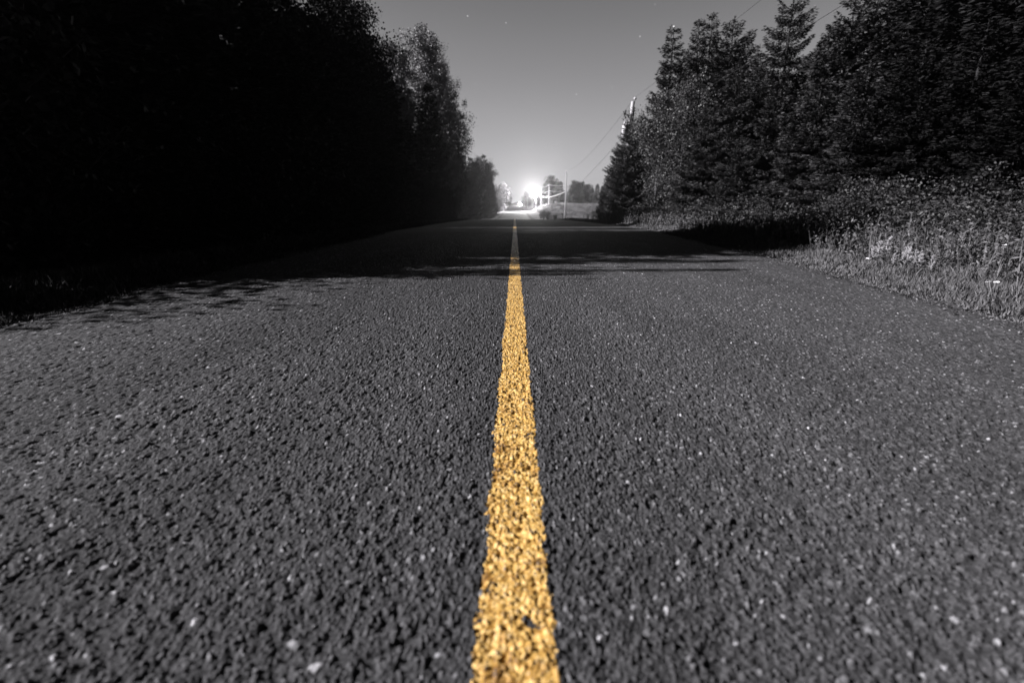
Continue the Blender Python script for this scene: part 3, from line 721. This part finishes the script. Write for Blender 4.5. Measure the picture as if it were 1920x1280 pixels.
# ------------------------------------------------------------------ verge grass and brambles
def blades(name, n, xf, yr, hf, seed, mat, label, side, wf=.0022):
    rng = np.random.default_rng(seed)
    Y = np.exp(rng.uniform(math.log(yr[0]), math.log(yr[1]), n)); o = xf(rng, n, Y)
    X = np.where(side > 0, wR(Y) + o, -wL(Y) - o)
    clump = vnoise(X, Y, .25, seed + 5)
    k = rng.random(n) < (.25 + .9 * sst((clump - .25) / .4)); X, Y, o, clump = X[k], Y[k], o[k], clump[k]; n = len(X)
    hgt = hf(o, Y) * (.45 + .9 * rng.random(n)) * (.6 + .7 * clump)
    w = (wf + .0008 * Y) * (.7 + .7 * rng.random(n))
    th = rng.random(n) * 6.28; ph = rng.random(n) * 6.28
    bend = np.stack([np.cos(th), np.sin(th)], 1) * (hgt * (.12 + .55 * rng.random(n) ** 1.6))[:, None]
    sx, sy = np.cos(ph) * w, np.sin(ph) * w; z0 = ground_z(X, Y) - .01
    def P(fx, fz, sc): return np.stack([X + bend[:, 0] * fx + sx * sc, Y + bend[:, 1] * fx + sy * sc, z0 + hgt * fz], 1)
    V = np.stack([P(0, 0, 1), P(0, 0, -1), P(.3, .55, .85), P(.3, .55, -.85), P(1, .95, .12), P(1, .95, -.12)], 1).reshape(-1, 3)
    i = np.arange(n)[:, None] * 6
    F = np.concatenate([i + np.array([[0, 1, 3, 2]]), i + np.array([[2, 3, 5, 4]])])
    ob = mesh_np(name, V, F, mat, attrs={'tone': np.repeat(np.clip(rng.random(n) * .8 + .25 * clump, 0, 1), 6)})
    tag(ob, label, 'grass', kind='stuff'); return ob
blades('grass', 150000, lambda r, n, Y: .10 + 1.40 * r.random(n) ** .95, (1.2, 60), lambda o, Y: .03 + .13 * sst(o / 1.2), 101, M['grass'],
       'pale rough grass along the right verge between asphalt and brambles', 1)
blades('grass', 70000, lambda r, n, Y: .02 + 2.2 * r.random(n) ** 1.2, (1.5, 60), lambda o, Y: .03 + .12 * sst(o / 1.6), 102, M['grass_shaded'],
       'grass coloured dark for the shade along the left verge of the road', -1)
blades('weeds', 26000, lambda r, n, Y: 1.0 + 1.6 * r.random(n), (4, 75), lambda o, Y: .28 + .34 * r_(o), 103, M['grass'],
       'tall seeding weeds behind the grass of the right verge', 1) if False else None

rng = np.random.default_rng(505); n = 60000
Y = rng.uniform(101, 215, n); X = 7.5 + (6 + .16 * Y) * rng.random(n); cl = vnoise(X, Y, 3.5, 7) * .6 + vnoise(X, Y * .5, 1.2, 8) * .4
k = rng.random(n) < sst((cl - .3) / .35); X, Y, cl = X[k], Y[k], cl[k]; n = len(X)
V, F = shards(np.stack([X, Y, ground_z(X, Y) - .03], 1), norm(rng.normal(size=(n, 3)) * .35 + np.array([0, 0, 1])), (.25 + .6 * rng.random(n) * cl * 1.5), np.full(n, .045), rng)
tag(mesh_np('grass', V, F, M['field_grass'], attrs={'tone': np.repeat(np.clip(cl * .7 + .4 * rng.random(n), 0, 1), 4)}), 'rough tussocky grass over the pale rising field beyond the bin', 'grass', kind='stuff')

def leafbank(name, n, seed, mat, label):
    """bramble and leafy undergrowth filling the bank on the right"""
    rng = np.random.default_rng(seed)
    Y = np.exp(rng.uniform(math.log(1.2), math.log(58), n)); o = 1.15 + (4.8 + .03 * Y) * rng.random(n) ** .85; X = wR(Y) + o
    k = X / Y > .172; Y, o, X = Y[k], o[k], X[k]; n = len(Y)
    top = (.10 + .95 * sst((o - .9) / 2.6) + .35 * sst((o - 3) / 3)) * (.55 + .75 * vnoise(X, Y, .9, seed + 1)) * (.75 + .5 * vnoise(X, Y, .3, seed + 2))
    z = ground_z(X, Y) + top * (1 - .75 * rng.random(n) ** 2.2)
    D = norm(rng.normal(size=(n, 3)) * np.array([1, 1, .5]) + np.array([-.3, -.1, .25])); L_ = (.032 + .0020 * Y) * (.5 + 1.0 * rng.random(n))
    V, F = shards(np.stack([X, Y, z], 1), D, L_, L_ * .26, rng, .8)
    ob = mesh_np(name, V, F, mat, attrs={'tone': np.repeat(np.clip(rng.random(n) * .75 + .35 * vnoise(X, Y, .5, 9), 0, 1), 4)})
    tag(ob, label, 'undergrowth', kind='stuff'); return ob
leafbank('undergrowth', 260000, 201, M['bramble'], 'dense bramble bank between the right grass verge and the spruces')

rng = np.random.default_rng(404); n = 9000
Y = np.exp(rng.uniform(math.log(.6), math.log(14), n)); sd = np.where(rng.random(n) < .6, 1, -1); o = rng.normal(size=n) * .10 + .02
X = np.where(sd > 0, wR(Y) + o, -wL(Y) - o); rs = (.0025 + .006 * rng.random(n) ** 3) * (1 + .05 * Y)
oc = np.array([(1, 0, 0), (0, 1, 0), (-1, 0, 0), (0, -1, 0), (0, 0, .8), (0, 0, -.8)], float)
V = oc[None] * (rs[:, None, None] * (.7 + .6 * rng.random((n, 6, 1)))); th = rng.random(n) * 6.28; c_, s_ = np.cos(th)[:, None], np.sin(th)[:, None]
V = np.stack([V[..., 0] * c_ - V[..., 1] * s_ + X[:, None], V[..., 0] * s_ + V[..., 1] * c_ + Y[:, None], V[..., 2] + np.where(o < -.03, .004, np.where(o < .06, -.008, -.03))[:, None] * 1.0 + rs[:, None] * .5 + prof(Y)[:, None]], -1).reshape(-1, 3)
tf = np.array([(0, 1, 4), (1, 2, 4), (2, 3, 4), (3, 0, 4), (1, 0, 5), (2, 1, 5), (3, 2, 5), (0, 3, 5)])
F = (np.arange(n)[:, None, None] * 6 + tf[None]).reshape(-1, 3)
tag(mesh_np('gravel', V, F, M['pebble'], attrs={'tone': np.repeat(rng.random(n) ** 2, 6)}, k=3), 'loose pebbles and grit strewn along both crumbling road edges', 'gravel', kind='stuff')

# tall weed stems (countless)
rng = np.random.default_rng(301); n = 5200
Y = np.exp(rng.uniform(math.log(3.0), math.log(60), n)); X = wR(Y) + .9 + 2.2 * rng.random(n); k = X / Y > .17; X, Y = X[k], Y[k]; n = len(X); hh_ = (.25 + .40 * rng.random(n)) * (.7 + .6 * vnoise(X, Y, .7, 3))
z0 = ground_z(X, Y); lean = rng.normal(size=(n, 2)) * .12; P_ = []; D_ = []; L_ = []; W_ = []
P_.append(np.stack([X, Y, z0], 1)); D_.append(norm(np.stack([lean[:, 0], lean[:, 1], np.ones(n)], 1))); L_.append(hh_); W_.append(.0022 + .0006 * Y)
for k in range(10):
    t = .35 + .065 * k; p = P_[0] + D_[0] * (hh_ * t)[:, None]; P_.append(p)
    D_.append(norm(rng.normal(size=(n, 3)) + np.array([0, 0, .5]))); L_.append((.03 + .03 * rng.random(n)) * (1 + Y * .03)); W_.append(np.full(n, .006) + .0006 * Y)
V, F = shards(np.concatenate(P_), np.concatenate(D_), np.concatenate(L_), np.concatenate(W_), rng)
tag(mesh_np('weeds', V, F, M['grass'], attrs={'tone': np.repeat(np.tile(rng.random(n), 11), 4)}), 'tall thin seeding weeds along the foot of the bramble bank', 'weeds', kind='stuff')

def goldenrod(seed, hgt):
    r = np.random.default_rng(seed); o = empty('goldenrod', (0, 0, 0))
    b = MB(); b.tube([(0, 0, -.03), (.01, 0, hgt * .5), (.03, 0, hgt * .95)], [.004, .003, .002], 5, False); b.build('stem', M['grass'], o)
    n = 46; z = hgt * (.12 + .55 * r.random(n)); D = norm(np.stack([r.normal(size=n), r.normal(size=n), .5 * np.ones(n)], 1)); L_ = .06 + .04 * r.random(n)
    V, F = shards(np.stack([.01 * np.ones(n), 0 * z, z], 1), D, L_, L_ * .12, r); mesh_np('leaves', V, F, M['grass'], o, attrs={'tone': np.repeat(r.random(n), 4)})
    P = []; 
    for k in range(9):
        zz = hgt * (.50 + .46 * k / 8); a = k * 2.4; l = .055 * (1 - k / 12) * (hgt / .45)
        for s in np.linspace(0, 1, 26): P.append((math.cos(a) * l * s + .02, math.sin(a) * l * s, zz + l * (1.6 * s - .3 * s * s) + 0))
    P = np.repeat(np.array(P), 3, 0) + r.normal(size=(len(P) * 3, 3)) * .006; n = len(P)
    V, F = shards(P, norm(r.normal(size=(n, 3)) + np.array([0, 0, .8])), .014 + .010 * r.random(n), np.full(n, .0032), r)
    mesh_np('plume', V, F, M['bloom'], o, attrs={'tone': np.repeat(r.random(n), 4)}); return o
GR = [goldenrod(s, .45) for s in (1, 2, 3)]
def gy_(py): return CAM_H * (FPX * math.cos(PITCH) - (py - 640) * math.sin(PITCH)) / ((py - 640) * math.cos(PITCH) + FPX * math.sin(PITCH))
gl = [(1662, 452, 5.3, 'tallest bright goldenrod plume in the clump on the right verge'), (1650, 458, 5.4, 'second goldenrod plume tucked left behind the tallest'),
      (1640, 466, 5.5, 'dim goldenrod leftmost of the clump'), (1676, 478, 5.2, 'short goldenrod just right below the tallest'),
      (1693, 468, 5.0, 'forked goldenrod in the middle of the clump'), (1701, 470, 5.05, 'goldenrod leaning beside the forked middle one'),
      (1717, 474, 4.9, 'slim goldenrod right of the middle pair'), (1728, 476, 4.8, 'slim goldenrod next before the last of the clump'),
      (1745, 483, 4.65, 'bright separate goldenrod rightmost of the clump')]
for j, (px, py, Y, lb) in enumerate(gl):
    o = GR[j] if j < 3 else copy_tree(GR[j % 3]); X, z = at(px, py, Y); g = float(ground_z(X, Y)); s = (z - g) / .45
    s *= 1.12; o.location = (X - .08, Y - .1, g); o.scale = (s, s, s); o.rotation_euler = (0, 0, j * 1.3); tag(o, lb, 'flower', 'goldenrod plants on the right verge')
def daisy():
    r = np.random.default_rng(5); o = empty('wildflower', (0, 0, 0)); b = MB(); b.tube([(0, 0, -.02), (0, 0, .5), (0, 0, .99)], .004, 5, False); b.build('stem', M['grass'], o)
    V = []; F = []
    for k in range(14):
        a = k * .449; ca, sa = math.cos(a), math.sin(a); i = len(V)
        V += [(0, 0, 1.0), (ca * .018 - sa * .008, sa * .018 + ca * .008, 1.004), (ca * .036, sa * .036, .998), (ca * .018 + sa * .008, sa * .018 - ca * .008, 1.004)]; F.append((i, i + 1, i + 2, i + 3))
    mesh_np('petals', np.array(V), np.array(F), M['petal'], o, attrs={'tone': np.ones(len(V))})
    return o
D0 = daisy()
dl = [(1861, 528, 3.75, 'wide white wildflower low in the grass near the right edge'), (1871, 526, 3.78, 'white wildflower touching the wide one near the right edge'),
      (1622, 482, 5.6, 'white wildflower just left of the goldenrod clump'), (1576, 470, 6.4, 'lone white wildflower in the dark gap left of the goldenrod'),
      (1258, 387, 17.5, 'white flower tallest of the three under the spruces far along the verge'), (1270, 389, 17.2, 'white flower in the middle of the three under the spruces'),
      (1276, 393, 17.0, 'white flower lowest of the three under the spruces'), (1383, 394, 12.5, 'lone white flower above the weeds before the low spruce'),
      (1872, 452, 4.7, 'white flower high on the bramble bank near the right edge')]
for j, (px, py, Y, lb) in enumerate(dl):
    o = D0 if j == 0 else copy_tree(D0); X, z = at(px, py, Y); g = float(ground_z(X, Y)); hgt = max(.12, z - g); k = .6 if Y < 10 else 1.6
    o.location = (X, Y, g); o.scale = (k, k, hgt); o.rotation_euler = (R(-12), R(-14), j); tag(o, lb, 'flower', 'white wildflowers on the right verge')

# ------------------------------------------------------------------ haze
import os
HAZE = .0003  # volume added to imitate the glare round the lamps
if HAZE:
    m = bpy.data.materials.new('haze'); m.use_nodes = True; nt = m.node_tree
    for n_ in list(nt.nodes):
        if n_.type == 'BSDF_PRINCIPLED': nt.nodes.remove(n_)
    pv = nt.nodes.new('ShaderNodeVolumePrincipled'); pv.inputs['Density'].default_value = HAZE; pv.inputs['Color'].default_value = (.95, .94, .97, 1)
    pv.inputs['Anisotropy'].default_value = .84
    nt.links.new(pv.outputs[0], nt.nodes['Material Output'].inputs['Volume'])
    b = MB(); x0, x1, y0, y1, z0, z1_ = -1480, 1480, -70, 3080, -5, 26
    b.box(((x0 + x1) / 2, (y0 + y1) / 2, (z0 + z1_) / 2), (x1 - x0, y1 - y0, z1_ - z0)); o = b.build('haze', m, None, False)
    tag(o, 'thin haze added to give the street lamps their glare', 'haze', kind='stuff')

# ------------------------------------------------------------------ moon and sky
ELEV, AZ = 32.0, 4.0       # the moon stands to the left and a little behind; its light travels +X and a little +Y
ld = bpy.data.lights.new('moon', 'SUN'); ld.energy = 5.0; ld.angle = R(.5); ld.color = (1, .985, .99)
lo = bpy.data.objects.new('moon', ld); C.objects.link(lo)
dv = Vector((math.cos(R(AZ)) * math.cos(R(ELEV)), math.sin(R(AZ)) * math.cos(R(ELEV)), -math.sin(R(ELEV))))
lo.rotation_euler = dv.to_track_quat('-Z', 'Y').to_euler()
w = bpy.data.worlds.new("World"); S.world = w; w.use_nodes = True; nt = w.node_tree; L = nt.links.new
bg = nt.nodes['Background']; sky = nt.nodes.new('ShaderNodeTexSky'); sky.sky_type = 'NISHITA'; sky.sun_disc = False
sky.sun_elevation = R(ELEV); sky.sun_rotation = math.atan2(-dv.x, -dv.y); sky.air_density = 1.0; sky.dust_density = 1.0
bw = nt.nodes.new('ShaderNodeRGBToBW'); L(sky.outputs[0], bw.inputs[0])
tc = nt.nodes.new('ShaderNodeTexCoord'); sp = nt.nodes.new('ShaderNodeSeparateXYZ'); L(tc.outputs['Generated'], sp.inputs[0])
mr = nt.nodes.new('ShaderNodeMapRange'); mr.inputs['From Min'].default_value = -.02; mr.inputs['From Max'].default_value = 1; L(sp.outputs['Z'], mr.inputs['Value'])
cr = nt.nodes.new('ShaderNodeValToRGB'); L(mr.outputs[0], cr.inputs['Fac'])
SKY = [(0.0, .62), (.05, .60), (.10, .58), (.20, .56), (.30, .50), (.38, .42), (.45, .14), (.56, .03), (1, .006)]
e = cr.color_ramp.elements
e[0].position = SKY[0][0]; e[0].color = (SKY[0][1],) * 3 + (1,); e[1].position = 1; e[1].color = (SKY[-1][1],) * 3 + (1,)
for p_, v_ in SKY[1:-1]:
    x = e.new(p_); x.color = (v_, v_, v_, 1)
mu = nt.nodes.new('ShaderNodeMath'); mu.operation = 'MULTIPLY'; L(bw.outputs[0], mu.inputs[0]); L(cr.outputs[0], mu.inputs[1])
fw = nt.nodes.new('ShaderNodeMapRange'); fw.interpolation_type = 'SMOOTHSTEP'; fw.inputs['From Min'].default_value = -.4; fw.inputs['From Max'].default_value = .6; fw.inputs['To Min'].default_value = .06; fw.inputs['To Max'].default_value = 1
L(sp.outputs['Y'], fw.inputs['Value'])     # sky behind the view dimmed, like overhead, to deepen the shade
m2 = nt.nodes.new('ShaderNodeMath'); m2.operation = 'MULTIPLY'; L(mu.outputs[0], m2.inputs[0]); L(fw.outputs[0], m2.inputs[1]); val = m2.outputs[0]
# stars: a few tiny discs at fixed bearings in the sky
for px, py, s_, br in ((876, 30, .0011, 5), (1262, 51, .0017, 12), (948, 43, .0011, 3.0), (1199, 69, .0013, 3.0), (1080, 177, .0014, 2.0), (1227, 9, .0010, 1.5), (891, 157, .0009, 2.5), (1147, 164, .001, 1.75), (695, 24, .001, 2.0), (749, 57, .001, 3.0)):
    X, z = at(px, py, 1.0); d = Vector((X, 1.0, z - CAM_H)).normalized()
    dp = nt.nodes.new('ShaderNodeVectorMath'); dp.operation = 'DISTANCE'; L(tc.outputs['Generated'], dp.inputs[0]); dp.inputs[1].default_value = d
    q = nt.nodes.new('ShaderNodeMapRange'); q.inputs['From Min'].default_value = s_; q.inputs['From Max'].default_value = s_ * .4; q.inputs['To Min'].default_value = 0; q.inputs['To Max'].default_value = br
    L(dp.outputs['Value'], q.inputs['Value']); ad = nt.nodes.new('ShaderNodeMath'); ad.operation = 'ADD'; L(val, ad.inputs[0]); L(q.outputs[0], ad.inputs[1]); val = ad.outputs[0]
vm = nt.nodes.new('ShaderNodeVectorMath'); vm.operation = 'SCALE'; vm.inputs[0].default_value = (1.0, .985, 1.015); L(val, vm.inputs['Scale'])
L(vm.outputs[0], bg.inputs['Color']); bg.inputs['Strength'].default_value = .088

S.view_settings.view_transform = 'Standard'; S.view_settings.look = 'None'; S.view_settings.exposure = 1.0; S.view_settings.gamma = 1.0
S.render.engine = 'CYCLES'
cy = S.cycles; cy.use_denoising = True; cy.max_bounces = 5; cy.diffuse_bounces = 2; cy.glossy_bounces = 2; cy.transmission_bounces = 2; cy.volume_bounces = 0; cy.transparent_max_bounces = 4
cy.sample_clamp_indirect = 4.0; cy.caustics_reflective = False; cy.caustics_refractive = False
# unused prototypes are dropped
for kd, ls in PR.items():
    for i, p in enumerate(ls):
        if (kd, i) not in used_proto:
            for ch in list(p.children): bpy.data.objects.remove(ch)
            bpy.data.objects.remove(p)
